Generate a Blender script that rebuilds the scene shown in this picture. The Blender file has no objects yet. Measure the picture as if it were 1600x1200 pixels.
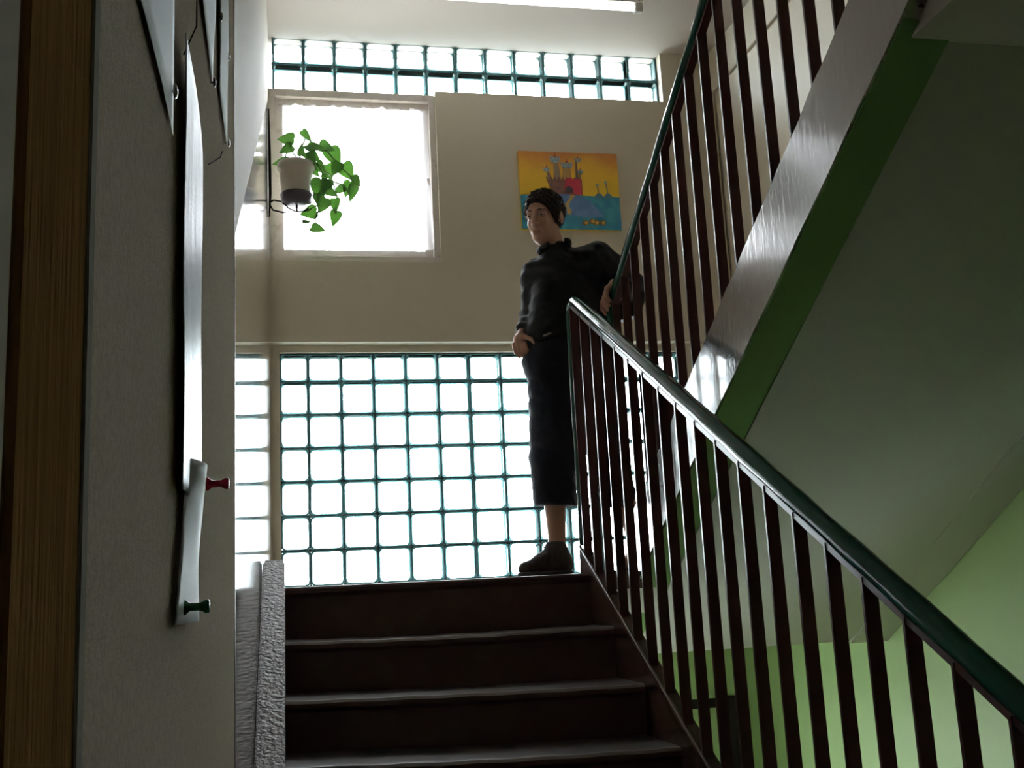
import bpy, bmesh, math, random
import numpy as np
from mathutils import Vector, Matrix

random.seed(7)
S = bpy.context.scene
COL = S.collection

# ------------------------------------------------------------------ camera
FPX, YAW, PITCH, ROLL = 1679.7, 0.2090, 0.1913, 0.0510
CAM = Vector((0.021, -4.037, -0.0413))
fw = Vector((math.sin(YAW) * math.cos(PITCH), math.cos(YAW) * math.cos(PITCH), math.sin(PITCH)))
rt = Vector((math.cos(YAW), -math.sin(YAW), 0))
up = rt.cross(fw)
cr, sr = math.cos(ROLL), math.sin(ROLL)
r2 = cr * rt - sr * up
u2 = sr * rt + cr * up
cam_d = bpy.data.cameras.new('camera')
cam = bpy.data.objects.new('camera', cam_d)
COL.objects.link(cam)
cam_d.sensor_width = 36
cam_d.lens = FPX / 1600 * 36
cam_d.clip_start = 0.01
cam.matrix_world = Matrix(((r2.x, u2.x, -fw.x, CAM.x), (r2.y, u2.y, -fw.y, CAM.y), (r2.z, u2.z, -fw.z, CAM.z), (0, 0, 0, 1)))
S.camera = cam

# ------------------------------------------------------------------ sky and exposure
world = bpy.data.worlds.new('overcast_sky')
S.world = world
world.use_nodes = True
bg = world.node_tree.nodes['Background']
bg.inputs[0].default_value = (0.90, 0.96, 1.0, 1)
bg.inputs[1].default_value = 33.0
S.view_settings.view_transform = 'Standard'
S.view_settings.look = 'None'
S.view_settings.exposure = 0.0
S.view_settings.gamma = 1.0
S.view_settings.use_curve_mapping = False
S.cycles.max_bounces = 12
S.cycles.diffuse_bounces = 6
S.cycles.glossy_bounces = 4
S.cycles.transparent_max_bounces = 16
S.cycles.sample_clamp_indirect = 6
S.cycles.caustics_reflective = False
S.cycles.caustics_refractive = False

# ------------------------------------------------------------------ materials
MATS = {}
def mat(name, col, rough=0.5, spec=0.5, metal=0.0, bump=None, vary=None, coat=0.0, sub=None):
    """bump=(scale,strength,stretch xyz) vary=(colour2, scale, lo, hi)"""
    if name in MATS:
        return MATS[name]
    m = bpy.data.materials.new(name)
    m.use_nodes = True
    nt = m.node_tree
    b = nt.nodes['Principled BSDF']
    b.inputs['Base Color'].default_value = (*col, 1)
    b.inputs['Roughness'].default_value = rough
    b.inputs['Specular IOR Level'].default_value = spec
    b.inputs['Metallic'].default_value = metal
    if coat:
        b.inputs['Coat Weight'].default_value = coat
        b.inputs['Coat Roughness'].default_value = 0.05
    tc = nt.nodes.new('ShaderNodeTexCoord')
    if vary:
        n = nt.nodes.new('ShaderNodeTexNoise')
        n.inputs['Scale'].default_value = vary[1]
        n.inputs['Detail'].default_value = 6
        mp = nt.nodes.new('ShaderNodeMapping')
        if len(vary) > 4:
            mp.inputs['Scale'].default_value = vary[4]
        nt.links.new(tc.outputs['Object'], mp.inputs[0])
        nt.links.new(mp.outputs[0], n.inputs['Vector'])
        r = nt.nodes.new('ShaderNodeMapRange')
        r.inputs[1].default_value, r.inputs[2].default_value = vary[2], vary[3]
        nt.links.new(n.outputs[0], r.inputs[0])
        mx = nt.nodes.new('ShaderNodeMix')
        mx.data_type = 'RGBA'
        mx.inputs[6].default_value = (*col, 1)
        mx.inputs[7].default_value = (*vary[0], 1)
        nt.links.new(r.outputs[0], mx.inputs[0])
        nt.links.new(mx.outputs[2], b.inputs['Base Color'])
    if bump:
        n = nt.nodes.new('ShaderNodeTexNoise')
        n.inputs['Scale'].default_value = bump[0]
        n.inputs['Detail'].default_value = 5
        mp = nt.nodes.new('ShaderNodeMapping')
        if len(bump) > 2:
            mp.inputs['Scale'].default_value = bump[2]
        nt.links.new(tc.outputs['Object'], mp.inputs[0])
        nt.links.new(mp.outputs[0], n.inputs['Vector'])
        bp = nt.nodes.new('ShaderNodeBump')
        bp.inputs['Strength'].default_value = bump[1]
        bp.inputs['Distance'].default_value = 0.01
        nt.links.new(n.outputs[0], bp.inputs['Height'])
        nt.links.new(bp.outputs[0], b.inputs['Normal'])
    MATS[name] = m
    return m

def see_through(name, trans, col, share, rough=0.05, translucent=0.0, tcol=None):
    """clear part (transparent) + glossy/diffuse body"""
    if name in MATS:
        return MATS[name]
    m = bpy.data.materials.new(name)
    m.use_nodes = True
    nt = m.node_tree
    b = nt.nodes['Principled BSDF']
    b.inputs['Base Color'].default_value = (*col, 1)
    b.inputs['Roughness'].default_value = rough
    out = nt.nodes['Material Output']
    t = nt.nodes.new('ShaderNodeBsdfTransparent')
    t.inputs[0].default_value = (*trans, 1)
    mx = nt.nodes.new('ShaderNodeMixShader')
    mx.inputs[0].default_value = share
    nt.links.new(t.outputs[0], mx.inputs[1])
    src = b.outputs[0]
    if translucent:
        tl = nt.nodes.new('ShaderNodeBsdfTranslucent')
        tl.inputs[0].default_value = (*(tcol or col), 1)
        m2 = nt.nodes.new('ShaderNodeMixShader')
        m2.inputs[0].default_value = translucent
        nt.links.new(src, m2.inputs[1])
        nt.links.new(tl.outputs[0], m2.inputs[2])
        src = m2.outputs[0]
    nt.links.new(src, mx.inputs[2])
    nt.links.new(mx.outputs[0], out.inputs[0])
    MATS[name] = m
    return m

def emis(name, col, s):
    m = bpy.data.materials.new(name)
    m.use_nodes = True
    b = m.node_tree.nodes['Principled BSDF']
    b.inputs['Base Color'].default_value = (*col, 1)
    b.inputs['Emission Color'].default_value = (*col, 1)
    b.inputs['Emission Strength'].default_value = s
    MATS[name] = m
    return m

BEIGE = mat('beige_plaster', (0.66, 0.60, 0.49), 0.55, 0.4, bump=(60, 0.12), vary=((0.60, 0.54, 0.43), 1.6, 0.4, 0.75))
CEIL = mat('ceiling_plaster', (0.60, 0.545, 0.51), 0.8, 0.3, bump=(90, 0.1))
GREEN = mat('green_wall_paint', (0.40, 0.57, 0.27), 0.5, 0.4, bump=(60, 0.08))
SOFFIT = mat('soffit_plaster', (0.52, 0.54, 0.47), 0.8, 0.3, bump=(80, 0.1))
BAND = mat('dark_green_band', (0.13, 0.25, 0.075), 0.6, 0.4, bump=(80, 0.1))
BROWN = mat('brown_gloss_paint', (0.075, 0.040, 0.032), 0.22, 0.6, bump=(14, 0.35, (1, 1, 1)))
STEPM = mat('step_brown_paint', (0.072, 0.038, 0.030), 0.5, 0.3, bump=(40, 0.15), vary=((0.085, 0.06, 0.05), 9, 0.5, 0.8))
TREADM = mat('tread_grey_brown', (0.050, 0.037, 0.030), 0.5, 0.4, bump=(50, 0.15))
EDGEM = mat('worn_step_edge', (0.15, 0.12, 0.10), 0.4, 0.5, bump=(60, 0.2))
IRON = mat('baluster_brown_paint', (0.062, 0.021, 0.016), 0.30, 0.45)
PVC = mat('green_plastic_rail', (0.012, 0.062, 0.044), 0.12, 0.2, bump=(9, 0.2))
FLOORM = mat('floor_lino', (0.16, 0.12, 0.09), 0.25, 0.5, vary=((0.11, 0.08, 0.06), 5, 0.4, 0.7))
WOODW = mat('white_window_paint', (0.70, 0.65, 0.61), 0.4, 0.5, bump=(30, 0.1), vary=((0.56, 0.50, 0.45), 14, 0.55, 0.7))
MORTAR = mat('block_mortar', (0.06, 0.105, 0.11), 0.7, 0.3)
PANE = see_through('block_pane', (0.97, 1.0, 1.0), (0.5, 0.65, 0.65), 0.06, 0.06)
RIM = see_through('block_rim', (0.03, 0.07, 0.072), (0.07, 0.15, 0.155), 0.75, 0.2, 0.10, (0.12, 0.24, 0.24))
WPANE = see_through('window_pane', (1, 1, 1), (0.6, 0.6, 0.6), 0.05, 0.03)
LACE = see_through('lace_curtain', (0.95, 0.95, 0.97), (0.85, 0.84, 0.86), 0.45, 0.8, 0.6)

# ------------------------------------------------------------------ mesh helpers
def link(o, parent=None, kind=None, label=None, cat=None, group=None):
    COL.objects.link(o)
    if parent is not None:
        o.parent = parent
    if kind:
        o['kind'] = kind
    if label:
        o['label'] = label
    if cat:
        o['category'] = cat
    if group:
        o['group'] = group
    return o

def from_bm(name, bm, m, parent=None, smooth=False, **k):
    me = bpy.data.meshes.new(name)
    bmesh.ops.recalc_face_normals(bm, faces=bm.faces)
    bm.to_mesh(me)
    bm.free()
    for x in (m if isinstance(m, (list, tuple)) else [m]):
        me.materials.append(x)
    if smooth:
        me.polygons.foreach_set('use_smooth', [True] * len(me.polygons))
    return link(bpy.data.objects.new(name, me), parent, **k)

def box(bm, x0, x1, y0, y1, z0, z1, bev=0.0, mi=0):
    v = [bm.verts.new((x, y, z)) for x in (x0, x1) for y in (y0, y1) for z in (z0, z1)]
    fs = [bm.faces.new([v[i] for i in q]) for q in ((0, 1, 3, 2), (4, 6, 7, 5), (0, 4, 5, 1), (2, 3, 7, 6), (0, 2, 6, 4), (1, 5, 7, 3))]
    for f in fs:
        f.material_index = mi
    if bev:
        es = list({e for f in fs for e in f.edges})
        bmesh.ops.bevel(bm, geom=es, offset=bev, segments=2, affect='EDGES', clamp_overlap=True)

def bx(name, x0, x1, y0, y1, z0, z1, m, parent=None, bev=0.0, **k):
    bm = bmesh.new()
    box(bm, x0, x1, y0, y1, z0, z1, bev)
    return from_bm(name, bm, m, parent, **k)

def prism_x(bm, prof, x0, x1, mi=0):
    """prof: list of (y,z), extruded along x"""
    a = [bm.verts.new((x0, y, z)) for y, z in prof]
    b = [bm.verts.new((x1, y, z)) for y, z in prof]
    n = len(prof)
    fs = [bm.faces.new(a), bm.faces.new(b[::-1])]
    for i in range(n):
        fs.append(bm.faces.new([a[i], a[(i + 1) % n], b[(i + 1) % n], b[i]]))
    for f in fs:
        f.material_index = mi
    return fs

def tube(bm, pts, rad, seg=10, cap=True, oval=None):
    """rad: number or list; oval=(side,upscale)"""
    pts = [Vector(p) for p in pts]
    n = len(pts)
    rads = rad if isinstance(rad, (list, tuple)) else [rad] * n
    rings = []
    ref = Vector((0, 0, 1))
    prev = None
    for i, p in enumerate(pts):
        t = (pts[min(i + 1, n - 1)] - pts[max(i - 1, 0)]).normalized()
        if prev is None:
            s = t.cross(ref)
            if s.length < 1e-4:
                s = t.cross(Vector((1, 0, 0)))
            s.normalize()
        else:
            s = (prev - t * prev.dot(t)).normalized()
        prev = s
        w = s.cross(t)
        ring = []
        for k in range(seg):
            a = 2 * math.pi * k / seg
            ca, sa = math.cos(a), math.sin(a)
            ox, oy = oval or (1, 1)
            ring.append(bm.verts.new(p + s * (ca * rads[i] * ox) + w * (sa * rads[i] * oy)))
        rings.append(ring)
    for i in range(n - 1):
        for k in range(seg):
            bm.faces.new([rings[i][k], rings[i][(k + 1) % seg], rings[i + 1][(k + 1) % seg], rings[i + 1][k]])
    if cap:
        bm.faces.new(rings[0][::-1])
        bm.faces.new(rings[-1])

def lathe(bm, prof, cx, cy, seg=24, mi=0):
    rings = []
    for r, z in prof:
        rings.append([bm.verts.new((cx + r * math.cos(2 * math.pi * k / seg), cy + r * math.sin(2 * math.pi * k / seg), z)) for k in range(seg)])
    for i in range(len(rings) - 1):
        for k in range(seg):
            f = bm.faces.new([rings[i][k], rings[i][(k + 1) % seg], rings[i + 1][(k + 1) % seg], rings[i + 1][k]])
            f.material_index = mi
    bm.faces.new(rings[0][::-1]).material_index = mi
    bm.faces.new(rings[-1]).material_index = mi

def empty(name, loc, label, cat, group=None):
    o = bpy.data.objects.new(name, None)
    o.empty_display_size = 0.1
    o.location = loc
    link(o, label=label, cat=cat, group=group)
    return o

def adopt(parent):
    """parts were made in world coordinates: keep them there under a moved empty"""
    for ch in parent.children:
        ch.matrix_parent_inverse = Matrix.Translation(-Vector(parent.location))

# ------------------------------------------------------------------ dimensions
XW, XR = -0.078, 2.70          # left and right wall
YB, YF = 2.054, 1.94           # plane of the glass blocks, face of the plaster above them
ZC = 3.305                     # ceiling
R_, T_ = 0.1654, 0.302         # riser, tread
SL = R_ / T_
ZH = -1.65                     # hall floor
ZL = 0.015                     # landing
YBACK = -7.5

# ------------------------------------------------------------------ room shell
bm = bmesh.new()
box(bm, XW - 0.15, XW, YBACK - 0.15, 2.25, -3.45, 3.45)
GLOSSWALL = mat('gloss_wall_paint', (0.52, 0.49, 0.43), 0.10, 0.6, bump=(26, 0.10, (1, 1, 0.06)))
MATTWALL = mat('upper_wall_paint', (0.50, 0.48, 0.44), 0.32, 0.5, bump=(26, 0.12, (1, 1, 0.06)))
wl = from_bm('wall_left', bm, [GLOSSWALL, MATTWALL], kind='structure')
# oil-painted dado: below a line that follows the stairs the paint is glossy
m = bpy.data.materials.new('left_wall_two_paints')
m.use_nodes = True
nt = m.node_tree
b = nt.nodes['Principled BSDF']
tc = nt.nodes.new('ShaderNodeTexCoord')
sp = nt.nodes.new('ShaderNodeSeparateXYZ')
nt.links.new(tc.outputs['Object'], sp.inputs[0])
ma = nt.nodes.new('ShaderNodeMath'); ma.operation = 'MULTIPLY_ADD'
ma.inputs[1].default_value = -0.559; ma.inputs[2].default_value = -1.77
nt.links.new(sp.outputs['Y'], ma.inputs[0])
ad = nt.nodes.new('ShaderNodeMath'); ad.operation = 'ADD'
nt.links.new(sp.outputs['Z'], ad.inputs[0]); nt.links.new(ma.outputs[0], ad.inputs[1])
gt = nt.nodes.new('ShaderNodeMath'); gt.operation = 'GREATER_THAN'; gt.inputs[1].default_value = 0.0
nt.links.new(ad.outputs[0], gt.inputs[0])
mr = nt.nodes.new('ShaderNodeMapRange'); mr.inputs[3].default_value = 0.07; mr.inputs[4].default_value = 0.65
nt.links.new(gt.outputs[0], mr.inputs[0]); nt.links.new(mr.outputs[0], b.inputs['Roughness'])
m2 = nt.nodes.new('ShaderNodeMapRange'); m2.inputs[3].default_value = 0.8; m2.inputs[4].default_value = 0.10
m3 = nt.nodes.new('ShaderNodeMapRange'); m3.inputs[3].default_value = 1.0; m3.inputs[4].default_value = 0.0
nt.links.new(gt.outputs[0], m3.inputs[0]); nt.links.new(m3.outputs[0], b.inputs['Coat Weight'])
b.inputs['Coat IOR'].default_value = 1.6; b.inputs['Coat Roughness'].default_value = 0.07
nt.links.new(gt.outputs[0], m2.inputs[0]); nt.links.new(m2.outputs[0], b.inputs['Specular IOR Level'])
mx = nt.nodes.new('ShaderNodeMix'); mx.data_type = 'RGBA'
mx.inputs[6].default_value = (0.50, 0.46, 0.39, 1); mx.inputs[7].default_value = (0.50, 0.46, 0.39, 1)
nt.links.new(gt.outputs[0], mx.inputs[0]); nt.links.new(mx.outputs[2], b.inputs['Base Color'])
nz = nt.nodes.new('ShaderNodeTexNoise'); nz.inputs['Scale'].default_value = 40; nz.inputs['Detail'].default_value = 3
mp = nt.nodes.new('ShaderNodeMapping'); mp.inputs['Scale'].default_value = (1, 0.5, 0.05)
nt.links.new(tc.outputs['Object'], mp.inputs[0]); nt.links.new(mp.outputs[0], nz.inputs['Vector'])
bp = nt.nodes.new('ShaderNodeBump'); bp.inputs['Strength'].default_value = 0.03; bp.inputs['Distance'].default_value = 0.004
nt.links.new(nz.outputs[0], bp.inputs['Height']); nt.links.new(bp.outputs[0], b.inputs['Normal'])
wl.data.materials.clear(); wl.data.materials.append(m)

# right wall: beige over the flight, green below it
bm = bmesh.new()
box(bm, XR, XR + 0.15, YBACK - 0.15, 2.25, -3.45, 3.45)
wr = from_bm('wall_right', bm, GREEN, kind='structure')
m = bpy.data.materials.new('right_wall_two_paints')
m.use_nodes = True
nt = m.node_tree
b = nt.nodes['Principled BSDF']; b.inputs['Roughness'].default_value = 0.5
tc = nt.nodes.new('ShaderNodeTexCoord'); sp = nt.nodes.new('ShaderNodeSeparateXYZ')
nt.links.new(tc.outputs['Object'], sp.inputs[0])
mn = nt.nodes.new('ShaderNodeMath'); mn.operation = 'MULTIPLY'; mn.inputs[1].default_value = -SL
nt.links.new(sp.outputs['Y'], mn.inputs[0])
cl = nt.nodes.new('ShaderNodeClamp'); cl.inputs[1].default_value = -0.05; cl.inputs[2].default_value = 1.5
nt.links.new(mn.outputs[0], cl.inputs[0])
sb = nt.nodes.new('ShaderNodeMath'); sb.operation = 'SUBTRACT'
nt.links.new(sp.outputs['Z'], sb.inputs[0]); nt.links.new(cl.outputs[0], sb.inputs[1])
gt = nt.nodes.new('ShaderNodeMath'); gt.operation = 'GREATER_THAN'; gt.inputs[1].default_value = 0.02
nt.links.new(sb.outputs[0], gt.inputs[0])
mx = nt.nodes.new('ShaderNodeMix'); mx.data_type = 'RGBA'
mx.inputs[6].default_value = (0.40, 0.57, 0.27, 1); mx.inputs[7].default_value = (0.64, 0.58, 0.47, 1)
hy = nt.nodes.new('ShaderNodeMath'); hy.operation = 'LESS_THAN'; hy.inputs[1].default_value = -2.72  # beige added on the unseen hall end to cut green bounce light
nt.links.new(sp.outputs['Y'], hy.inputs[0])
mxx = nt.nodes.new('ShaderNodeMath'); mxx.operation = 'MAXIMUM'
nt.links.new(gt.outputs[0], mxx.inputs[0]); nt.links.new(hy.outputs[0], mxx.inputs[1])
nt.links.new(mxx.outputs[0], mx.inputs[0]); nt.links.new(mx.outputs[2], b.inputs['Base Color'])
wr.data.materials.clear(); wr.data.materials.append(m)

# back wall (plaster between the glazed openings)
bm = bmesh.new()
box(bm, XW, XR, YF, 2.25, 1.395, 1.872)                 # under the window
box(bm, 0.905, XR, YF, 2.25, 1.872, 2.948)              # right of the window
box(bm, XW, XR, 2.03, 2.25, 2.925, 2.965)               # strip under the block band
box(bm, 2.375, XR, 1.99, 2.25, 2.948, ZC)               # right of the band
box(bm, 2.375, XR, 2.0, 2.25, -0.1, 1.395)              # right of the big panel
box(bm, XW, -0.027, 2.02, 2.25, -0.1, 1.395)            # left of the big panel
box(bm, -0.027, 2.375, 2.03, 2.25, -0.1, 0.040)         # under the big panel
from_bm('wall_back', bm, BEIGE, kind='structure')
# lower back wall under the landing with its own window opening
bm = bmesh.new()
box(bm, XW, XR, YB, 2.25, -3.45, -1.75)
box(bm, XW, XR, YB, 2.25, -0.60, -0.1)
box(bm, XW, 0.3, YB, 2.25, -1.75, -0.60)
box(bm, 1.35, XR, YB, 2.25, -1.75, -0.60)
from_bm('wall_back_lower', bm, GREEN, kind='structure')

bx('wall_front', XW - 0.15, XR + 0.15, YBACK - 0.15, YBACK, -3.45, 3.45, BEIGE, kind='structure')
bx('ceiling', XW - 0.15, XR + 0.15, YBACK - 0.15, 2.25, ZC, ZC + 0.14, CEIL, kind='structure')
bm = bmesh.new()
prism_x(bm, [(0.0, ZL), (2.25, ZL), (2.25, -0.05), (0.0, -0.05)], XW, 1.36, 0)
prism_x(bm, [(0.065, ZL), (2.25, ZL), (2.25, -0.05), (0.065, -0.05)], 1.36, XR, 0)
prism_x(bm, [(0.0, -0.05), (2.25, -0.05), (2.25, -0.335), (0.0, -0.335)], XW, 1.19, 1)
prism_x(bm, [(0.06, -0.05), (2.25, -0.05), (2.25, -0.335), (0.588, -0.335)], 1.19, XR, 1)
from_bm('floor_landing', bm, [FLOORM, SOFFIT], kind='structure')
bx('trim_2', XW + 0.0005, -0.0615, -4.9, -3.700, ZH, 1.12, mat('beige_pilaster', (0.50, 0.46, 0.38), 0.9, 0.0), kind='structure')
bx('floor', XW, XR, YBACK, -2.72, ZH - 0.25, ZH, FLOORM, kind='structure')
bx('floor_basement', XW, XR, -2.72, 2.25, -3.45, -3.3, FLOORM, kind='structure')
bm = bmesh.new()
box(bm, XW, XR, YBACK, -2.66, 1.12, 1.35)
from_bm('ceiling_hall', bm, CEIL, kind='structure')
bx('floor_upper', XW, XR, YBACK, -2.70, 1.35, 1.65, FLOORM, kind='structure')
bx('ground', -40, 40, 2.6, 60, -4.2, -4.0, mat('pale_ground', (0.45, 0.45, 0.43), 0.9), kind='structure')

# ------------------------------------------------------------------ glass block openings
def block_mesh(w, h):
    bm = bmesh.new()
    def ring(hw, hh, rad, y):
        out = []
        for cx, cz, a0 in ((hw - rad, hh - rad, 0), (-(hw - rad), hh - rad, 90), (-(hw - rad), -(hh - rad), 180), (hw - rad, -(hh - rad), 270)):
            for k in range(4):
                a = math.radians(a0 + 30 * k)
                out.append(bm.verts.new((cx + rad * math.cos(a), y, cz + rad * math.sin(a))))
        return out
    hw, hh = w / 2, h / 2
    rs = [ring(hw, hh, 0.012, 0.078), ring(hw, hh, 0.012, 0.004), ring(hw - 0.003, hh - 0.003, 0.016, 0.0), ring(hw - 0.0065, hh - 0.0065, 0.022, 0.003)]
    n = 16
    for a, bb in zip(rs[:-1], rs[1:]):
        for i in range(n):
            f = bm.faces.new([a[i], a[(i + 1) % n], bb[(i + 1) % n], bb[i]])
            f.material_index = 1
    bm.faces.new(rs[-1]).material_index = 0
    bk = ring(hw - 0.0065, hh - 0.0065, 0.022, 0.078)
    for i in range(n):
        bm.faces.new([rs[0][i], rs[0][(i + 1) % n], bk[(i + 1) % n], bk[i]]).material_index = 1
    bm.faces.new(bk).material_index = 0
    me = bpy.data.meshes.new('glass_block')
    bmesh.ops.recalc_face_normals(bm, faces=bm.faces)
    bm.to_mesh(me)
    bm.free()
    me.materials.append(PANE)
    me.materials.append(RIM)
    return me

def block_panel(name, xs, zs, label):
    """xs, zs: joint positions"""
    bm = bmesh.new()
    j = 0.0035
    y0, y1 = YB + 0.004, YB + 0.076
    for x in xs:
        box(bm, x - j, x + j, y0, y1, zs[0] - j, zs[-1] + j)
    for i in range(len(xs) - 1):
        for z in zs:
            box(bm, xs[i] + j, xs[i + 1] - j, y0, y1, z - j, z + j)
    for x in xs[:-1]:
        for z in zs[:-1]:
            box(bm, x - 0.008, x + 0.008, y0 + 0.003, y1 - 0.004, z - 0.008, z + 0.008)
    root = from_bm(name, bm, MORTAR, kind='structure', label=label)
    cache = {}
    for i in range(len(xs) - 1):
        for k in range(len(zs) - 1):
            w, h = round(xs[i + 1] - xs[i] - 2 * j, 4), round(zs[k + 1] - zs[k] - 2 * j, 4)
            if (w, h) not in cache:
                cache[(w, h)] = block_mesh(w, h)
            o = bpy.data.objects.new('glass_block', cache[(w, h)])
            o.location = ((xs[i] + xs[i + 1]) / 2, YB + random.uniform(-0.0015, 0.0015), (zs[k] + zs[k + 1]) / 2)
            link(o, root)
    return root
GP = 0.1862
xs = [-0.025] + [0.1315 + GP * i for i in range(13)]
xs[-1] = 2.37
block_panel('window_2', xs, [0.046, 0.242, 0.432, 0.622, 0.812, 1.002, 1.192, 1.352], 'tall panel of clear glass blocks standing on the landing floor')
xs2 = [-0.052] + [0.130 + 0.1862 * i for i in range(13)]
xs2[-1] = 2.37
block_panel('window_3', xs2, [2.958, 3.142, 3.3125], 'long two-row band of clear glass blocks under the ceiling')
bx('trim_1', -0.027, 2.375, 2.03, 2.2, 1.355, 1.40, BEIGE, kind='structure')

# ------------------------------------------------------------------ window with lace curtain
w1 = bpy.data.objects.new('window_1', None)
w1.location = (0.42, 2.0, 1.88)
link(w1, kind='structure')
X0, X1, Z0, Z1 = XW + 0.0005, 0.905, 1.872, 2.925
def frame(name, x0, x1, z0, z1, wd, y0, y1, m, parent):
    bm = bmesh.new()
    box(bm, x0, x0 + wd, y0, y1, z0, z1, 0.003)
    box(bm, x1 - wd, x1, y0, y1, z0, z1, 0.003)
    box(bm, x0 + wd, x1 - wd, y0, y1, z0, z0 + wd, 0.003)
    box(bm, x0 + wd, x1 - wd, y0, y1, z1 - wd, z1, 0.003)
    return from_bm(name, bm, m, parent)
frame('window_frame', X0, X1, Z0, Z1, 0.038, 1.962, 2.09, WOODW, w1)
frame('casement', X0 + 0.034, X1 - 0.034, Z0 + 0.034, Z1 - 0.034, 0.052, 2.0, 2.06, WOODW, w1)
bx('pane', X0 + 0.08, X1 - 0.08, 2.034, 2.038, Z0 + 0.08, Z1 - 0.08, WPANE, w1)
bm = bmesh.new()
tube(bm, [(X1 - 0.06, 1.985, 2.36), (X1 - 0.06, 1.97, 2.36), (X1 - 0.06, 1.965, 2.40)], 0.006, 8)
from_bm('catch', bm, WOODW, w1, True)
for z in (2.05, 2.40, 2.75):
    bm = bmesh.new()
    tube(bm, [(X1 - 0.036, 1.983, z - 0.035), (X1 - 0.036, 1.983, z + 0.035)], 0.006, 8)
    from_bm('hinge', bm, WOODW, w1, True)
adopt(w1)
# curtain
bm = bmesh.new()
NX, NZ = 90, 24
vs = []
for i in range(NX + 1):
    row = []
    for k in range(NZ + 1):
        u, v = i / NX, k / NZ
        gather = 0.012 * math.sin(u * 55 + 0.7 * math.sin(v * 5)) + 0.008 * math.sin(u * 23 + 2)
        x = 0.002 + 0.862 * u + (0.012 * (1 - v) * u) - 0.02 * u * math.sin(v * 3.0) * 0.5
        z = 1.955 + (2.84 - 1.955) * v
        if k == NZ:
            z += 0.008 * math.sin(i * 1.05)
        row.append(bm.verts.new((x, 1.972 + gather * 0.7, z)))
    vs.append(row)
for i in range(NX):
    for k in range(NZ):
        bm.faces.new([vs[i][k], vs[i + 1][k], vs[i + 1][k + 1], vs[i][k + 1]])
cur = empty('curtain', (0.43, 1.975, 2.84), 'sheer white lace curtain covering the square window', 'curtain')
cl_ = from_bm('cloth', bm, LACE, cur, True)
bm = bmesh.new()
tube(bm, [(-0.02, 1.975, 2.838), (0.875, 1.975, 2.838)], 0.0035, 8)
from_bm('wire', bm, WOODW, cur, True)
adopt(cur)

# window under the landing (lights the lower wall)
w4 = bpy.data.objects.new('window_4_offscreen', None)
w4.location = (0.825, 2.1, -1.75)
link(w4, kind='structure')
frame('window_frame', 0.3, 1.35, -1.75, -0.60, 0.06, 2.09, 2.16, WOODW, w4)
bx('pane', 0.36, 1.29, 2.12, 2.124, -1.69, -0.66, WPANE, w4)
adopt(w4)

# ------------------------------------------------------------------ the flight up to the landing
fl = empty('stair_flight', (0.55, -2.72, ZH), 'dark brown painted stair flight climbing to the glass block landing', 'stairs')
zl = [ZL, -0.168, -0.331, -0.480]
zr = [ZL, -0.177, -0.353, -0.512]
for i in range(4, 10):
    z = -0.496 - (i - 3) * (1.65 - 0.496) / 7
    zl.append(z + 0.010); zr.append(z - 0.010)
XS0, XS1 = 0.0, 1.138
def step(i):
    y0 = -i * T_
    y1 = y0 + T_ + 0.02
    bm = bmesh.new()
    zb = min(zl[i + 1], zr[i + 1]) - 0.03 if i < 9 else ZH
    nn = 24
    prof_front = [(y0 + 0.018, None), (y0 + 0.012, -0.034), (y0, -0.022), (y0 + 0.001, -0.008), (y0 + 0.010, 0.0), (y0 + 0.022, 0.0015), (y1, 0.0)]
    rings = []
    for k in range(nn + 1):
        u = k / nn
        x = XS0 + (XS1 - XS0) * u
        zt = zl[i] + (zr[i] - zl[i]) * u - 0.006 * math.sin(u * math.pi) * (1 if i % 2 else 0.5) + 0.0012 * math.sin(u * 37 + i)
        ring = [bm.verts.new((x, y, (zb if dz is None else zt + dz))) for y, dz in prof_front]
        ring.append(bm.verts.new((x, y1, zb)))
        rings.append(ring)
    n = len(rings[0])
    for k in range(nn):
        for j in range(n):
            f = bm.faces.new([rings[k][j], rings[k][(j + 1) % n], rings[k + 1][(j + 1) % n], rings[k + 1][j]])
            f.material_index = {0: 0, 1: 0, 2: 0, 3: 2, 4: 2, 5: 1}.get(j, 0)
    bm.faces.new(rings[0]); bm.faces.new(rings[-1][::-1])
    return from_bm('step', bm, [STEPM, TREADM, EDGEM], fl)
for i in range(1, 10):
    step(i)
# riser under the landing edge with its nosing
bm = bmesh.new()
prism_x(bm, [(0.02, ZL + 0.0015), (-0.004, ZL + 0.0005), (-0.012, ZL - 0.008), (-0.012, ZL - 0.022), (-0.003, ZL - 0.034), (-0.003, -0.21), (0.02, -0.21)], XS0, XS1)
from_bm('landing_nosing', bm, STEPM, fl)
# waist slab
bm = bmesh.new()
prism_x(bm, [(0.0, -0.36), (-2.25, -1.64), (-2.72, -1.9), (-2.60, -1.9), (0.0, -0.52)], XS0 + 0.01, XS1)
from_bm('waist_slab', bm, SOFFIT, fl)
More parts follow.
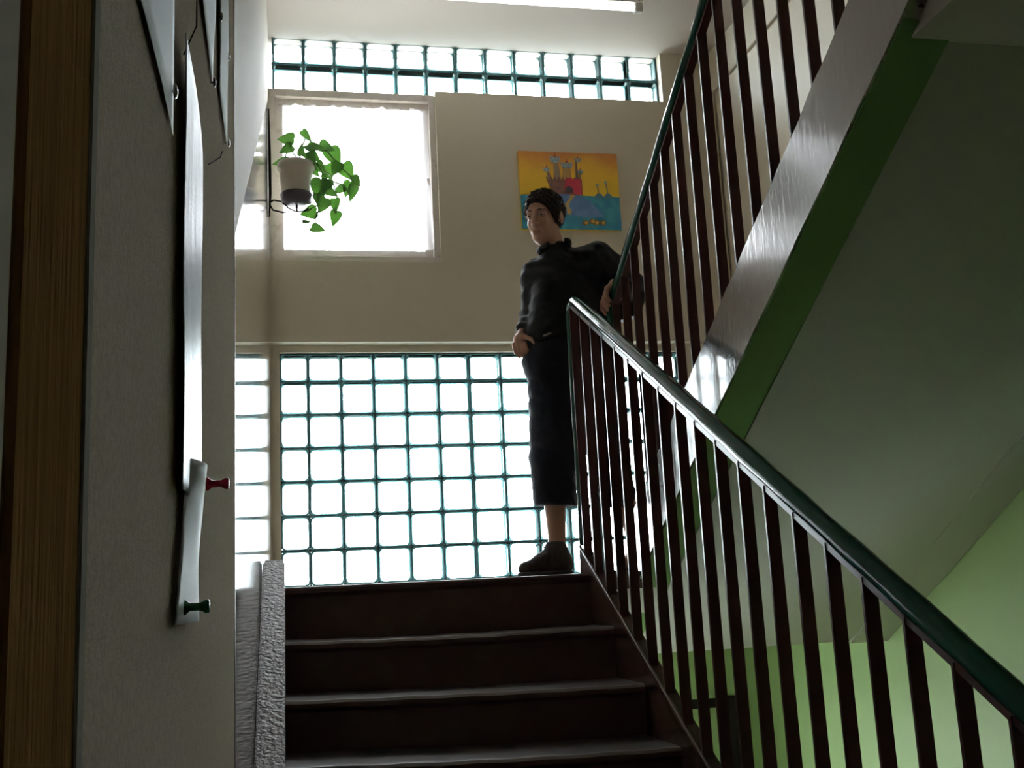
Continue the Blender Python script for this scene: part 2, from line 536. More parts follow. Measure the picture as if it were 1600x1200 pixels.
# string boards
bm = bmesh.new()
prism_x(bm, [(0.03, 0.118), (0.03, -0.33), (0.0, -0.33), (-2.70, -1.65), (-2.84, -1.65), (-2.84, 0.112 - 2.84 * SL + 0.0)], XW + 0.001, 0.002)
bmesh.ops.bevel(bm, geom=[e for e in bm.edges if abs(e.verts[0].co.x - e.verts[1].co.x) < 1e-6], offset=0.006, segments=2, affect='EDGES')
STRINGM = mat('string_chipped_gloss', (0.11, 0.070, 0.066), 0.28, 0.6, bump=(70, 0.9), vary=((0.17, 0.12, 0.11), 30, 0.5, 0.65))
from_bm('wall_string', bm, STRINGM, fl)
bm = bmesh.new()
prism_x(bm, [(0.115, 0.115 * SL + 0.055), (0.115, 0.0), (0.10, -0.3), (-2.55, -1.65), (-2.80, -1.65), (-2.80, -2.80 * SL + 0.05)], XS1 - 0.001, 1.188)
bmesh.ops.bevel(bm, geom=[e for e in bm.edges if abs(e.verts[0].co.x - e.verts[1].co.x) < 1e-6], offset=0.004, segments=2, affect='EDGES')
from_bm('well_string', bm, BROWN, fl)
bm = bmesh.new()
n = 40
tube(bm, [(1.143, 0.118 - (2.9 * k / n), (0.118 - 2.9 * k / n) * SL + 0.058) for k in range(n + 1)], 0.0065, 6)
from_bm('edge_bead', bm, BROWN, fl, True)
adopt(fl)

# ------------------------------------------------------------------ railings
def railing(name, label, cx, ys, ztop, zbot, path, cat='railing'):
    root = empty(name, (cx, ys[0], zbot(ys[0])), label, cat)
    n = len(path)
    bm = bmesh.new()
    rads = [0.0255 + 0.0011 * math.sin(i * 1.9) + 0.0006 * math.sin(i * 0.7) for i in range(n)]
    tube(bm, path, rads, 14, oval=(1.0, 0.95))
    from_bm('handrail', bm, PVC, root, True)
    for y in ys:
        bm = bmesh.new()
        box(bm, cx - 0.0165, cx + 0.0165, y - 0.005, y + 0.005, zbot(y), ztop(y), 0.0012)
        from_bm('baluster', bm, IRON, root)
    bm = bmesh.new()
    # flat bar under the handrail
    a, bb = ys[0], ys[-1]
    prof = [(a, ztop(a) + 0.006), (bb, ztop(bb) + 0.006), (bb, ztop(bb) - 0.012), (a, ztop(a) - 0.012)]
    prism_x(bm, prof, cx - 0.014, cx + 0.014)
    from_bm('top_bar', bm, IRON, root)
    adopt(root)
    return root
def curve_path(p, bend_c, n=8):
    return p
# along the flight: straight, bend over at the landing, then down the end post
LX = 1.163
zc = lambda y: 1.086 + SL * y
path = []
yy = -2.95
while yy < 0.02:
    path.append((LX, yy, zc(yy))); yy += 0.07
th0 = math.atan(SL)
cy, cz_ = 0.045, zc(0.02) + 0.02 - 0.055
c0 = Vector((0.02 + 0.055 * math.sin(th0), zc(0.02) - 0.055 * math.cos(th0), 0))
for k in range(0, 9):
    a = (math.pi / 2 + th0) - (math.pi / 2 + th0) * k / 8
    path.append((LX, c0.x + 0.055 * math.cos(a), c0.y + 0.055 * math.sin(a)))
ye = path[-1][1]
zz = path[-1][2] - 0.05
while zz > 0.15:
    path.append((LX, ye, zz)); zz -= 0.07
path.append((LX, ye, 0.125))
ysl = [0.063 - 0.139 * k for k in range(22)]
railing('stair_railing', 'brown bar railing with green plastic handrail bending down its landing end post', LX - 0.003, ysl, lambda y: zc(y) - 0.024, lambda y: SL * y + 0.048, path)
# on the returning flight
UX = 1.358
zu = lambda y: 1.212 - SL * y
path = []
yy = -2.75
while yy < 0.15:
    path.append((UX, yy, zu(yy))); yy += 0.07
path.append((UX, 0.150, zu(0.150)))
c0 = Vector((0.15 - 0.045 * math.sin(th0), zu(0.15) - 0.045 * math.cos(th0), 0))
for k in range(1, 7):
    a = (math.pi / 2 - th0) - (math.pi / 2 - th0) * k / 6
    path.append((UX, c0.x + 0.045 * math.cos(a), c0.y + 0.045 * math.sin(a)))
path.append((UX, path[-1][1], path[-1][2] - 0.05))
ysu = [0.118 - 0.139 * k for k in range(20)]
railing('stair_railing', 'brown bar railing over the green soffit, its handrail end gripped by the boy', UX + 0.003, ysu, lambda y: zu(y) - 0.024, lambda y: (0.235 - SL * y) if y < 0.05 else ZL, path)

# ------------------------------------------------------------------ the returning flight with green soffit
f2 = empty('stair_flight', (2.0, 0.06, ZL), 'stair flight turning back from the landing with glossy brown side and green underside', 'stairs')
for i in range(1, 10):
    y0 = 0.07 - (i - 1) * T_
    z1 = i * (1.65 / 10) + 0.0
    bm = bmesh.new()
    zb = (z1 - 0.165 - 0.01) if i > 1 else ZL
    prism_x(bm, [(y0, zb), (y0, z1), (y0 - T_ - 0.01, z1), (y0 - T_ - 0.01, z1 - 0.03)], 1.372, XR - 0.001)
    from_bm('step', bm, STEPM, f2)
bm = bmesh.new()
SB = -0.0117
prism_x(bm, [(0.588, SB - 0.588 * SL), (-2.11, SB + 2.11 * SL), (-2.65, 1.48), (0.06, -0.06), (0.588, -0.32)], 1.475, XR - 0.001)
from_bm('soffit', bm, SOFFIT, f2)
bm = bmesh.new()
prism_x(bm, [(0.588, SB - 0.588 * SL - 0.004), (-2.11, SB + 2.11 * SL - 0.004), (-2.11, SB + 2.11 * SL + 0.12), (0.20, -0.06), (0.588, -0.31)], 1.343, 1.475)
from_bm('soffit_border', bm, BAND, f2)
bm = bmesh.new()
prism_x(bm, [(0.588, SB - 0.588 * SL - 0.012), (-2.11, SB + 2.11 * SL - 0.012), (-2.11, SB + 2.11 * SL + 0.05), (0.588, SB - 0.588 * SL + 0.01)], 2.51, XR - 0.001)
from_bm('soffit_border', bm, SOFFIT, f2)
bm = bmesh.new()
npr = 60
top, bot = [], []
for k in range(npr + 1):
    y = 0.12 - 2.75 * k / npr
    top.append((y, 0.249 - SL * y + 0.004 * math.sin(k * 1.3) + 0.003 * math.sin(k * 2.9)))
    bot.append((y, SB - SL * y + 0.002 * math.sin(k * 0.9)))
prism_x(bm, top + bot[::-1], 1.335, 1.380)
bmesh.ops.bevel(bm, geom=[e for e in bm.edges if abs(e.verts[0].co.x - e.verts[1].co.x) < 1e-6 and len(e.link_faces) == 2 and any(len(f.verts) > 6 for f in e.link_faces)], offset=0.004, segments=1, affect='EDGES')
bm2 = bmesh.new()
box(bm2, 1.381, XR - 0.001, -2.659, -2.065, 1.12, 1.30)
from_bm('end_beam', bm2, CEIL, f2)
SIDEM = mat('flight_side_gloss', (0.085, 0.05, 0.045), 0.14, 1.0, coat=1.0, bump=(34, 0.12, (1, 1.5, 0.4)), vary=((0.13, 0.09, 0.08), 24, 0.5, 0.7))
SIDEM.node_tree.nodes['Principled BSDF'].inputs['Coat Roughness'].default_value = 0.10
SIDEM.node_tree.nodes['Principled BSDF'].inputs['Coat IOR'].default_value = 1.75
from_bm('well_string', bm, SIDEM, f2)
adopt(f2)

# steps going down below the hall floor
bm = bmesh.new()
prof = []
for i in range(1, 10):
    y0 = -2.72 + (i - 1) * T_
    prof += [(y0, ZH - i * 0.165), (y0 + T_, ZH - i * 0.165)]
prism_x(bm, prof + [(prof[-1][0], -3.3), (-2.72, -3.3)], 1.336, XR - 0.001)
from_bm('floor_descending', bm, STEPM, kind='structure')
bx('wall_well', 1.19, 1.335, -2.72, 0.0, -3.3, -1.72, GREEN, kind='structure')

# ------------------------------------------------------------------ ceiling lamp
lamp = empty('ceiling_lamp', (1.25, 1.35, ZC), 'white fluorescent batten lamp on the ceiling above the landing', 'lamp')
bx('housing', 0.45, 2.045, 1.325, 1.395, 3.255, ZC, mat('lamp_white', (0.8, 0.8, 0.78), 0.4), lamp, 0.006)
bm = bmesh.new()
tube(bm, [(0.50, 1.36, 3.232), (2.00, 1.36, 3.232)], 0.019, 14)
from_bm('tube', bm, emis('lamp_tube', (1.0, 0.98, 0.93), 2.2), lamp, True)
for x in (0.475, 2.022):
    bx('end_cap', x - 0.024, x + 0.024, 1.338, 1.382, 3.205, 3.262, mat('lamp_white', (0.8, 0.8, 0.78)), lamp, 0.005)
adopt(lamp)

# ------------------------------------------------------------------ conduit in the corner, rail on the lower wall
cd = empty('conduit', (2.672, 1.92, ZL), 'cream painted pipe up the corner beside the glass blocks', 'pipe')
bm = bmesh.new()
tube(bm, [(2.672, 1.918, ZL), (2.672, 1.918, 2.99), (2.676, 1.90, 3.015), (2.690, 1.87, 3.02), (2.691, -1.9, 3.02)], [0.016, 0.016, 0.014, 0.008, 0.008], 10)
PIPEM = mat('cream_pipe_paint', (0.60, 0.56, 0.44), 0.4)
from_bm('pipe', bm, PIPEM, cd, True)
for z in (0.5, 1.6, 2.6):
    bx('clip', 2.650, 2.699, 1.910, 1.926, z, z + 0.02, PIPEM, cd, 0.003)
adopt(cd)
rl = empty('wall_rail', (2.5, YB - 0.05, -0.72), 'short dark metal bar and post on the green wall under the landing', 'rail')
DARKM = mat('dark_metal', (0.02, 0.017, 0.016), 0.9, 0.05)
bx('bar', 2.20, 2.50, YB - 0.055, YB - 0.02, -0.745, -0.695, DARKM, rl, 0.004)
bx('post', 2.45, 2.53, YB - 0.06, YB + 0.002, -2.3, -0.69, DARKM, rl, 0.004)
bx('end_block', 2.528, 2.550, YB - 0.06, YB + 0.002, -0.82, -0.69, mat('ochre_wood', (0.28, 0.17, 0.05), 0.5), rl, 0.003)
adopt(rl)

# ------------------------------------------------------------------ notice board with papers and pins
XB = -0.062
nb = empty('notice_board', (XW, -3.0, -0.6), 'tall beige felt notice board with brown wooden batten on the side wall', 'notice board')
FELT = mat('beige_felt', (0.62, 0.53, 0.43), 0.95, 0.0, bump=(500, 0.5), vary=((0.52, 0.44, 0.35), 220, 0.4, 0.65))
BATTEN = mat('brown_wood', (0.25, 0.14, 0.055), 0.9, 0.0, bump=(30, 0.2, (8, 8, 0.4)), vary=((0.15, 0.085, 0.035), 26, 0.35, 0.7, (6, 6, 0.25)))
bx('felt_panel', XW + 0.0005, XB, -3.575, -2.335, -0.9, 1.1, FELT, nb)
bx('wooden_batten', XW + 0.0005, XB + 0.001, -3.690, -3.580, -0.9, 1.1, BATTEN, nb, 0.003)
bx('edge_trim', XW + 0.0005, XB + 0.002, -3.581, -3.568, -0.9, 1.1, mat('pale_trim', (0.36, 0.34, 0.30), 0.8, 0.0), nb, 0.001)
bx('side_edge', XW + 0.0005, XB + 0.001, -2.336, -2.318, -0.9, 1.1, mat('dark_red_wood', (0.07, 0.022, 0.02), 0.5), nb, 0.001)
adopt(nb)

PAPER = mat('white_paper', (0.66, 0.69, 0.74), 0.6, 0.2)
FILM = mat('plastic_sleeve', (0.36, 0.40, 0.46), 0.40, 0.08, bump=(30, 0.3, (1, 1, 0.3)))
def sheet(name, y0, y1, z0, z1, m, label, off, taper=None, n=14, cat='paper'):
    bm = bmesh.new()
    vs = []
    for i in range(n + 1):
        row = []
        for k in range(n + 1):
            u, v = i / n, k / n
            ya, yb = y0, y1
            if taper:
                ya = y0 + (taper[0] - y0) * v ** 0.8
                yb = y1 + (taper[1] - y1) * v ** 0.8
            row.append(bm.verts.new((XB + 0.0012 + off(u, v), ya + (yb - ya) * u, z0 + (z1 - z0) * v)))
        vs.append(row)
    for i in range(n):
        for k in range(n):
            bm.faces.new([vs[i][k], vs[i + 1][k], vs[i + 1][k + 1], vs[i][k + 1]])
    o = from_bm(name, bm, m, None, True, label=label, cat=cat, group='sheets on the notice board')
    md = o.modifiers.new('t', 'SOLIDIFY'); md.thickness = 0.0004
    return o
sheet('paper_sheet', -3.52, -3.268, 0.30, 0.60, PAPER, 'white sheet beside the wooden batten, held by a silver tack at its corner', lambda u, v: 0.001 + 0.0015 * math.sin(u * 3))
sheet('paper_sheet', -3.06, -2.855, 0.545, 0.84, PAPER, 'white sheet with one dark tack at its bottom corner', lambda u, v: 0.004 * (1 - u) + 0.004 * math.sin(v * 4) ** 2)
sheet('paper_sheet', -2.755, -2.59, 0.585, 0.88, PAPER, 'white sheet by the far edge of the notice board, tacked at several corners', lambda u, v: 0.002 + 0.005 * math.sin(u * 3.1) * math.sin(v * 3.1))
sheet('plastic_sleeve', -3.225, -2.99, 0.045, 0.405, FILM, 'long shiny plastic sleeve held by the red push pin', lambda u, v: 0.005 * (1 - u) + 0.002 * math.sin(u * 3.14) + 0.0006 * math.sin(v * 9), None, 24, 'sleeve')
sheet('paper_slip', -3.245, -3.04, -0.052, 0.075, PAPER, 'pinched paper slip below the plastic sleeve, held by the green push pin', lambda u, v: 0.003 + 0.012 * v * math.sin(u * 3.14), (-3.17, -3.07), 14, 'paper')

def pin_lathe(bm, prof, y, z, x0, seg=14):
    rings = []
    for r, x in prof:
        rings.append([bm.verts.new((x0 + x, y + r * math.cos(2 * math.pi * k / seg), z + r * math.sin(2 * math.pi * k / seg))) for k in range(seg)])
    for a, b_ in zip(rings[:-1], rings[1:]):
        for k in range(seg):
            bm.faces.new([a[k], a[(k + 1) % seg], b_[(k + 1) % seg], b_[k]])
    bm.faces.new(rings[0][::-1]); bm.faces.new(rings[-1])
def push_pin(y, z, x0, m, label):
    root = empty('push_pin', (x0, y, z), label, 'pin', 'push pins')
    bm = bmesh.new()
    pin_lathe(bm, [(0.0056, 0.0), (0.0062, 0.0012), (0.0050, 0.003), (0.0032, 0.005), (0.0030, 0.012), (0.0038, 0.0145), (0.0050, 0.016), (0.0052, 0.0185), (0.0044, 0.0195)], y, z, x0)
    from_bm('grip', bm, m, root, True)
    bm = bmesh.new()
    pin_lathe(bm, [(0.0006, -0.016), (0.0006, 0.001)], y, z, x0, 8)
    from_bm('needle', bm, mat('steel', (0.6, 0.6, 0.6), 0.25, 0.5, 1.0), root)
    adopt(root)
push_pin(-3.055, 0.066, XB + 0.011, mat('red_plastic', (0.42, 0.015, 0.03), 0.25), 'red push pin at the foot of the plastic sleeve')
push_pin(-3.185, -0.040, XB + 0.004, mat('green_plastic', (0.008, 0.13, 0.05), 0.25), 'green push pin through the pinched paper slip')
STEEL = mat('steel', (0.6, 0.6, 0.6), 0.25, 0.5, 1.0)
def tack(y, z, label, m=STEEL, off=0.004):
    bm = bmesh.new()
    pin_lathe(bm, [(0.0006, -0.006), (0.0010, 0.0), (0.0055, 0.0002), (0.0056, 0.0012), (0.0042, 0.0026), (0.0015, 0.0032)], y, z, XB + off)
    from_bm('thumb_tack', bm, m, None, True, label=label, cat='tack', group='thumb tacks on the notice board')
tack(-3.280, 0.328, 'silver tack at the corner of the sheet beside the batten', off=0.0035)
tack(-2.862, 0.545, 'dark steel tack under the corner of the singly tacked sheet', mat('dark_steel', (0.2, 0.2, 0.2), 0.3, 0.5, 1.0), 0.003)
tack(-2.752, 0.690, 'silver tack on the near edge of the far sheet')
tack(-2.592, 0.720, 'silver tack on the outer edge of the far sheet')
tack(-2.592, 0.590, 'silver tack at the lowest corner of the far sheet')
for (ya, za, yb, zb, lb) in ((-3.18, 0.41, -3.06, 0.53, 'thin dark wire pin above the plastic sleeve'), (-2.66, 0.548, -2.90, 0.43, 'thin dark wire pin beside the lowest corner of the far sheet')):
    bm = bmesh.new()
    tube(bm, [(XB + 0.001, ya, za), (XB + 0.006, (ya + yb) / 2, (za + zb) / 2), (XB + 0.001, yb, zb)], 0.0007, 6)
    from_bm('wire_pin', bm, DARKM, label=lb, cat='pin')

# ------------------------------------------------------------------ painting
PX0, PX1, PZ0, PZ1 = 1.394, 2.015, 2.080, 2.575
YP = YF - 0.022
pt = empty('painting', (1.70, YF, PZ0), 'unframed painting of a red castle under a golden sky over blue sea', 'painting')
m = mat('painted_sky', (0.80, 0.50, 0.03), 0.5)
nt = m.node_tree
b = nt.nodes['Principled BSDF']
tc = nt.nodes.new('ShaderNodeTexCoord'); sp = nt.nodes.new('ShaderNodeSeparateXYZ')
nt.links.new(tc.outputs['Object'], sp.inputs[0])
nz = nt.nodes.new('ShaderNodeTexNoise'); nz.inputs['Scale'].default_value = 6
nt.links.new(tc.outputs['Object'], nz.inputs['Vector'])
mm = nt.nodes.new('ShaderNodeMath'); mm.operation = 'MULTIPLY_ADD'; mm.inputs[1].default_value = 0.22
nt.links.new(nz.outputs[0], mm.inputs[0]); nt.links.new(sp.outputs['Z'], mm.inputs[2])
rp = nt.nodes.new('ShaderNodeValToRGB')
mr = nt.nodes.new('ShaderNodeMapRange'); mr.inputs[1].default_value = 2.35; mr.inputs[2].default_value = 2.70
nt.links.new(mm.outputs[0], mr.inputs[0]); nt.links.new(mr.outputs[0], rp.inputs[0])
rp.color_ramp.elements[0].color = (0.74, 0.52, 0.02, 1)
rp.color_ramp.elements[1].color = (0.55, 0.20, 0.04, 1)
e = rp.color_ramp.elements.new(0.55); e.color = (0.78, 0.45, 0.03, 1)
nt.links.new(rp.outputs[0], b.inputs['Base Color'])
bx('canvas', PX0, PX1, YP, YF, PZ0, PZ1, [m], pt, 0.002)
def pu(X, Y):
    return (PX0 + (PX1 - PX0) * (X - 180) / 1222, PZ1 - (PZ1 - PZ0) * (Y - 88) / 968)
DEPTH = [0]
def paint(name, pts, col, lift, rough=0.45, vary=None):
    bm = bmesh.new()
    DEPTH[0] += 0.00004
    y1, y0 = YP + 0.0005, YP - 0.0004 * lift - DEPTH[0]
    q = [pu(*p) for p in pts]
    a = [bm.verts.new((x, y0, z)) for x, z in q]
    c = [bm.verts.new((x, y1, z)) for x, z in q]
    bm.faces.new(a); bm.faces.new(c[::-1])
    for i in range(len(q)):
        bm.faces.new([a[i], a[(i + 1) % len(q)], c[(i + 1) % len(q)], c[i]])
    key = 'paint_' + '_'.join(f'{int(c_ * 999)}' for c_ in col)
    return from_bm(name, bm, mat(key, col, rough, vary=vary), pt)
def circ(cx, cy, rx, ry, n=16, a0=0, a1=360):
    return [(cx + rx * math.cos(math.radians(a0 + (a1 - a0) * k / n)), cy + ry * math.sin(math.radians(a0 + (a1 - a0) * k / n))) for k in range(n + (0 if a1 - a0 == 360 else 1))]
paint('painted_sea', [(182, 640), (500, 615), (940, 630), (1400, 640), (1400, 1054), (182, 1054)], (0.03, 0.22, 0.36), 1, 0.35, ((0.06, 0.33, 0.40), 12, 0.4, 0.65))
paint('painted_hill', [(600, 605), (760, 590), (900, 630), (1020, 690), (1110, 790), (1200, 885), (1000, 905), (760, 875), (620, 880)], (0.10, 0.20, 0.42), 2, 0.4, ((0.16, 0.27, 0.50), 16, 0.4, 0.65))
paint('painted_path', [(740, 590), (830, 590), (848, 640), (790, 700), (760, 760), (798, 830), (780, 872), (740, 870), (735, 780), (700, 760), (760, 690), (790, 640)], (0.45, 0.30, 0.10), 3)
# towers then wall
GREY = (0.20, 0.14, 0.11)
paint('painted_tower', [(605, 225), (665, 225), (690, 425), (600, 425)], (0.28, 0.19, 0.12), 2)
paint('painted_tower', [(715, 285), (812, 285), (820, 425), (700, 425)], (0.42, 0.24, 0.08), 2)
paint('painted_tower', [(878, 200), (898, 200), (900, 425), (868, 425)], (0.17, 0.09, 0.06), 2)
paint('painted_tower', [(905, 355), (940, 355), (935, 440), (895, 440)], (0.33, 0.17, 0.07), 2)
paint('painted_tower', [(510, 335), (545, 335), (580, 440), (535, 440)], (0.22, 0.13, 0.08), 2)
def dome(cx, cy, w, h):
    paint('painted_dome', [(cx - w / 2, cy - h * 0.45), (cx - w * 0.25, cy - h * 0.2), (cx, cy - h * 0.5), (cx + w * 0.25, cy - h * 0.2), (cx + w / 2, cy - h * 0.45), (cx + w * 0.42, cy + h * 0.35), (cx, cy + h * 0.5), (cx - w * 0.42, cy + h * 0.35)], (0.42, 0.50, 0.52), 4, 0.3, ((0.20, 0.27, 0.30), 60, 0.4, 0.6))
    paint('painted_spire', [(cx - w * 0.10, cy - h * 0.28), (cx, cy - h * 0.95), (cx + w * 0.10, cy - h * 0.28)], (0.30, 0.05, 0.03), 5)
dome(625, 180, 130, 95); dome(768, 250, 150, 90); dome(908, 180, 80, 60); dome(930, 330, 76, 60); dome(515, 312, 82, 64)
wall = [(500, 410)]
for k in range(9):
    x = 500 + k * 49
    wall += [(x, 408), (x + 26, 408), (x + 27, 432), (x + 48, 432)]
wall += [(944, 410), (942, 628), (590, 612), (545, 540)]
paint('painted_wall', wall[1:], (0.13, 0.06, 0.05), 3, 0.5, ((0.22, 0.09, 0.06), 30, 0.45, 0.6))
paint('painted_front', [(745, 425), (800, 405), (830, 425), (930, 425), (938, 625), (740, 600), (720, 560)], (0.48, 0.03, 0.06), 4)
paint('painted_gate', [(725, 600)] + circ(777, 570, 50, 55, 10, 180, 360) + [(828, 600)], (0.06, 0.04, 0.05), 5)
for cx, sx in ((1145, 1132), (1258, 1238)):
    paint('painted_island', [(cx - 55, 655)] + circ(cx, 655, 52, 60, 10, 180, 360) + [(cx + 55, 655)], (0.10, 0.24, 0.30), 3)
    paint('painted_mast', [(sx - 8, 500 if cx < 1200 else 460), (sx + 8, 500 if cx < 1200 else 460), (cx + 6, 605), (cx - 8, 605)], (0.25, 0.22, 0.12), 3)
    paint('painted_flag', circ(sx, 490 if cx < 1200 else 452, 22, 15), (0.30, 0.38, 0.36), 4)
for cx, cy in ((958, 970), (1040, 950), (1090, 965), (1170, 965)):
    paint('painted_ball', circ(cx, cy, 40, 34), (0.22, 0.12, 0.03), 4)
    paint('painted_shine', circ(cx + 6, cy, 22, 22), (0.60, 0.40, 0.08), 6)
adopt(pt)

# ------------------------------------------------------------------ hanging plant
pl = empty('hanging_plant', (0.077, 1.75, 2.14), 'trailing pothos in a cream pot on an iron wall bracket by the window', 'plant')
bm = bmesh.new()
lathe(bm, [(0.078, 2.190), (0.082, 2.20), (0.092, 2.30), (0.095, 2.335), (0.104, 2.337), (0.105, 2.372), (0.099, 2.374), (0.096, 2.35)], 0.077, 1.75, 28)
from_bm('pot', bm, mat('cream_pot', (0.52, 0.49, 0.42), 0.45), pl, True)
bm = bmesh.new()
lathe(bm, [(0.04, 2.132), (0.082, 2.145), (0.090, 2.190), (0.083, 2.198), (0.06, 2.192)], 0.077, 1.75, 24)
from_bm('saucer', bm, mat('dark_saucer', (0.035, 0.03, 0.045), 0.4), pl, True)
bm = bmesh.new()
lathe(bm, [(0.02, 2.34), (0.094, 2.345), (0.06, 2.352), (0.01, 2.355)], 0.077, 1.75, 16)
from_bm('soil', bm, mat('soil', (0.03, 0.02, 0.015), 0.9), pl, True)
bm = bmesh.new()
tube(bm, [(XW + 0.006, 1.75, 2.06), (XW + 0.012, 1.75, 2.20), (XW + 0.010, 1.75, 2.45), (XW + 0.006, 1.75, 2.70)], [0.004, 0.008, 0.008, 0.004], 8)
tube(bm, [(XW + 0.01, 1.75, 2.145), (XW + 0.03, 1.75, 2.158), (0.0, 1.75, 2.15), (0.03, 1.75, 2.115), (0.07, 1.75, 2.095), (0.12, 1.75, 2.098), (0.14, 1.75, 2.115)], 0.005, 8)
tube(bm, [(XW + 0.01, 1.75, 2.13), (XW + 0.025, 1.75, 2.10), (0.0, 1.75, 2.088), (0.02, 1.75, 2.09)], 0.005, 8)
tube(bm, [(0.077, 1.75, 2.097), (0.077, 1.75, 2.140)], 0.006, 8)
from_bm('bracket', bm, DARKM, pl, True)
PS = 5.79 / FPX * 1.0                      # metres per photo pixel at the plant
def ppos(zx, zy):                          # from the measured plant drawing to the plane through the pot
    px, py = 400 + zx / 3.75, 120 + zy / 3.75
    d = fw + r2 * ((px - 800) / FPX) + u2 * ((600 - py) / FPX)
    t = (1.75 - CAM.y) / d.y
    return CAM + d * t
LEAFM = mat('pothos_leaf', (0.060, 0.16, 0.040), 0.45, 0.3, vary=((0.035, 0.10, 0.03), 20, 0.4, 0.6))
nt = LEAFM.node_tree
b = nt.nodes['Principled BSDF']
out = nt.nodes['Material Output']
tl = nt.nodes.new('ShaderNodeBsdfTranslucent'); tl.inputs[0].default_value = (0.05, 0.15, 0.015, 1)
ms = nt.nodes.new('ShaderNodeMixShader'); ms.inputs[0].default_value = 0.18
nt.links.new(b.outputs[0], ms.inputs[1]); nt.links.new(tl.outputs[0], ms.inputs[2]); nt.links.new(ms.outputs[0], out.inputs[0])
def leaf_mesh():
    bm = bmesh.new()
    prof = [(-0.06, 0.10), (-0.04, 0.30), (0.08, 0.41), (0.25, 0.42), (0.45, 0.35), (0.65, 0.24), (0.82, 0.12), (1.0, 0.0)]
    mid, L, Rr = [], [], []
    for t, w in prof:
        mid.append(bm.verts.new((max(t, 0.0) if w < 0.35 and t < 0 else t, 0, -0.10 * t * t)))
        L.append(bm.verts.new((t, w, 0.10 * w - 0.12 * t * t)))
        Rr.append(bm.verts.new((t, -w, 0.10 * w - 0.12 * t * t)))
    for i in range(len(prof) - 1):
        bm.faces.new([mid[i], L[i], L[i + 1], mid[i + 1]])
        bm.faces.new([mid[i], mid[i + 1], Rr[i + 1], Rr[i]])
    me = bpy.data.meshes.new('leaf')
    bm.to_mesh(me); bm.free()
    me.materials.append(LEAFM)
    me.polygons.foreach_set('use_smooth', [True] * len(me.polygons))
    return me
LM = leaf_mesh()
leaves = [(170, 368, 95, 185, .9), (298, 362, 85, 50, .6), (175, 440, 75, 150, .9), (145, 497, 88, 172, .9), (265, 440, 66, 275, .8), (300, 430, 66, 200, .8), (350, 422, 84, 5, .7), (415, 412, 92, 22, .9), (462, 468, 130, 62, .85), (540, 560, 105, 55, 1),
          (290, 615, 100, 80, 1), (372, 680, 120, 100, 1), (402, 665, 92, 110, .9), (430, 545, 92, 70, .9), (465, 555, 84, 120, .9), (485, 650, 74, 155, 1), (538, 655, 88, 110, .9), (590, 628, 66, 55, .9), (560, 690, 92, 115, .9), (445, 695, 66, 30, .9),
          (305, 785, 88, 165, 1), (385, 770, 92, 120, 1), (368, 875, 84, 15, .8), (300, 858, 48, 5, .5), (463, 760, 80, 88, .9), (462, 830, 88, 100, .85), (345, 470, 74, 40, .9), (330, 505, 74, 70, .9), (378, 535, 76, 60, .9), (358, 735, 66, 85, .8), (318, 452, 66, 320, .9), (400, 600, 60, 95, .7), (350, 560, 60, 50, .8)]
for zx, zy, ln, ang, wd in leaves:
    c = ppos(zx, zy)
    L_ = ln * 1.22 / 3.75 * PS
    a = math.radians(ang)
    d = (r2 * math.cos(a) - u2 * math.sin(a)).normalized()
    d = (d + fw * random.uniform(-0.35, 0.35)).normalized()
    nrm = (-fw + 0.5 * Vector((random.uniform(-1, 1), random.uniform(-0.3, 0.3), random.uniform(-0.4, 1)))).normalized()
    s_ = nrm.cross(d).normalized()
    nrm = d.cross(s_)
    o = bpy.data.objects.new('leaf', LM)
    base = c - d * L_ * 0.5 + Vector((0, random.uniform(-0.05, 0.05), 0))
    M = Matrix(((d.x * L_, s_.x * L_ * wd, nrm.x * L_, base.x), (d.y * L_, s_.y * L_ * wd, nrm.y * L_, base.y), (d.z * L_, s_.z * L_ * wd, nrm.z * L_, base.z), (0, 0, 0, 1)))
    o.matrix_world = M
    link(o, pl)
STEMM = mat('plant_stem', (0.09, 0.18, 0.05), 0.5)
for st in ([(240, 520), (235, 470), (180, 400), (200, 375)], [(255, 520), (262, 430), (290, 360)], [(270, 520), (330, 430), (410, 430), (490, 520), (570, 600), (600, 640)], [(280, 520), (350, 500), (410, 600), (390, 720), (345, 840), (350, 870)],
           [(280, 520), (360, 510), (440, 580), (475, 700), (465, 800)], [(250, 520), (170, 470), (180, 445)], [(240, 520), (170, 495)], [(420, 600), (520, 640), (550, 700)], [(380, 740), (330, 770), (300, 790)], [(275, 520), (300, 560), (285, 600)]):
    bm = bmesh.new()
    P = [ppos(*q) for q in st]
    pts = []
    for i in range(len(P) - 1):
        for k in range(4):
            pts.append(P[i].lerp(P[i + 1], k / 4))
    pts.append(P[-1])
    tube(bm, pts, 0.0045, 6)
    from_bm('stem', bm, STEMM, pl, True)
adopt(pl)

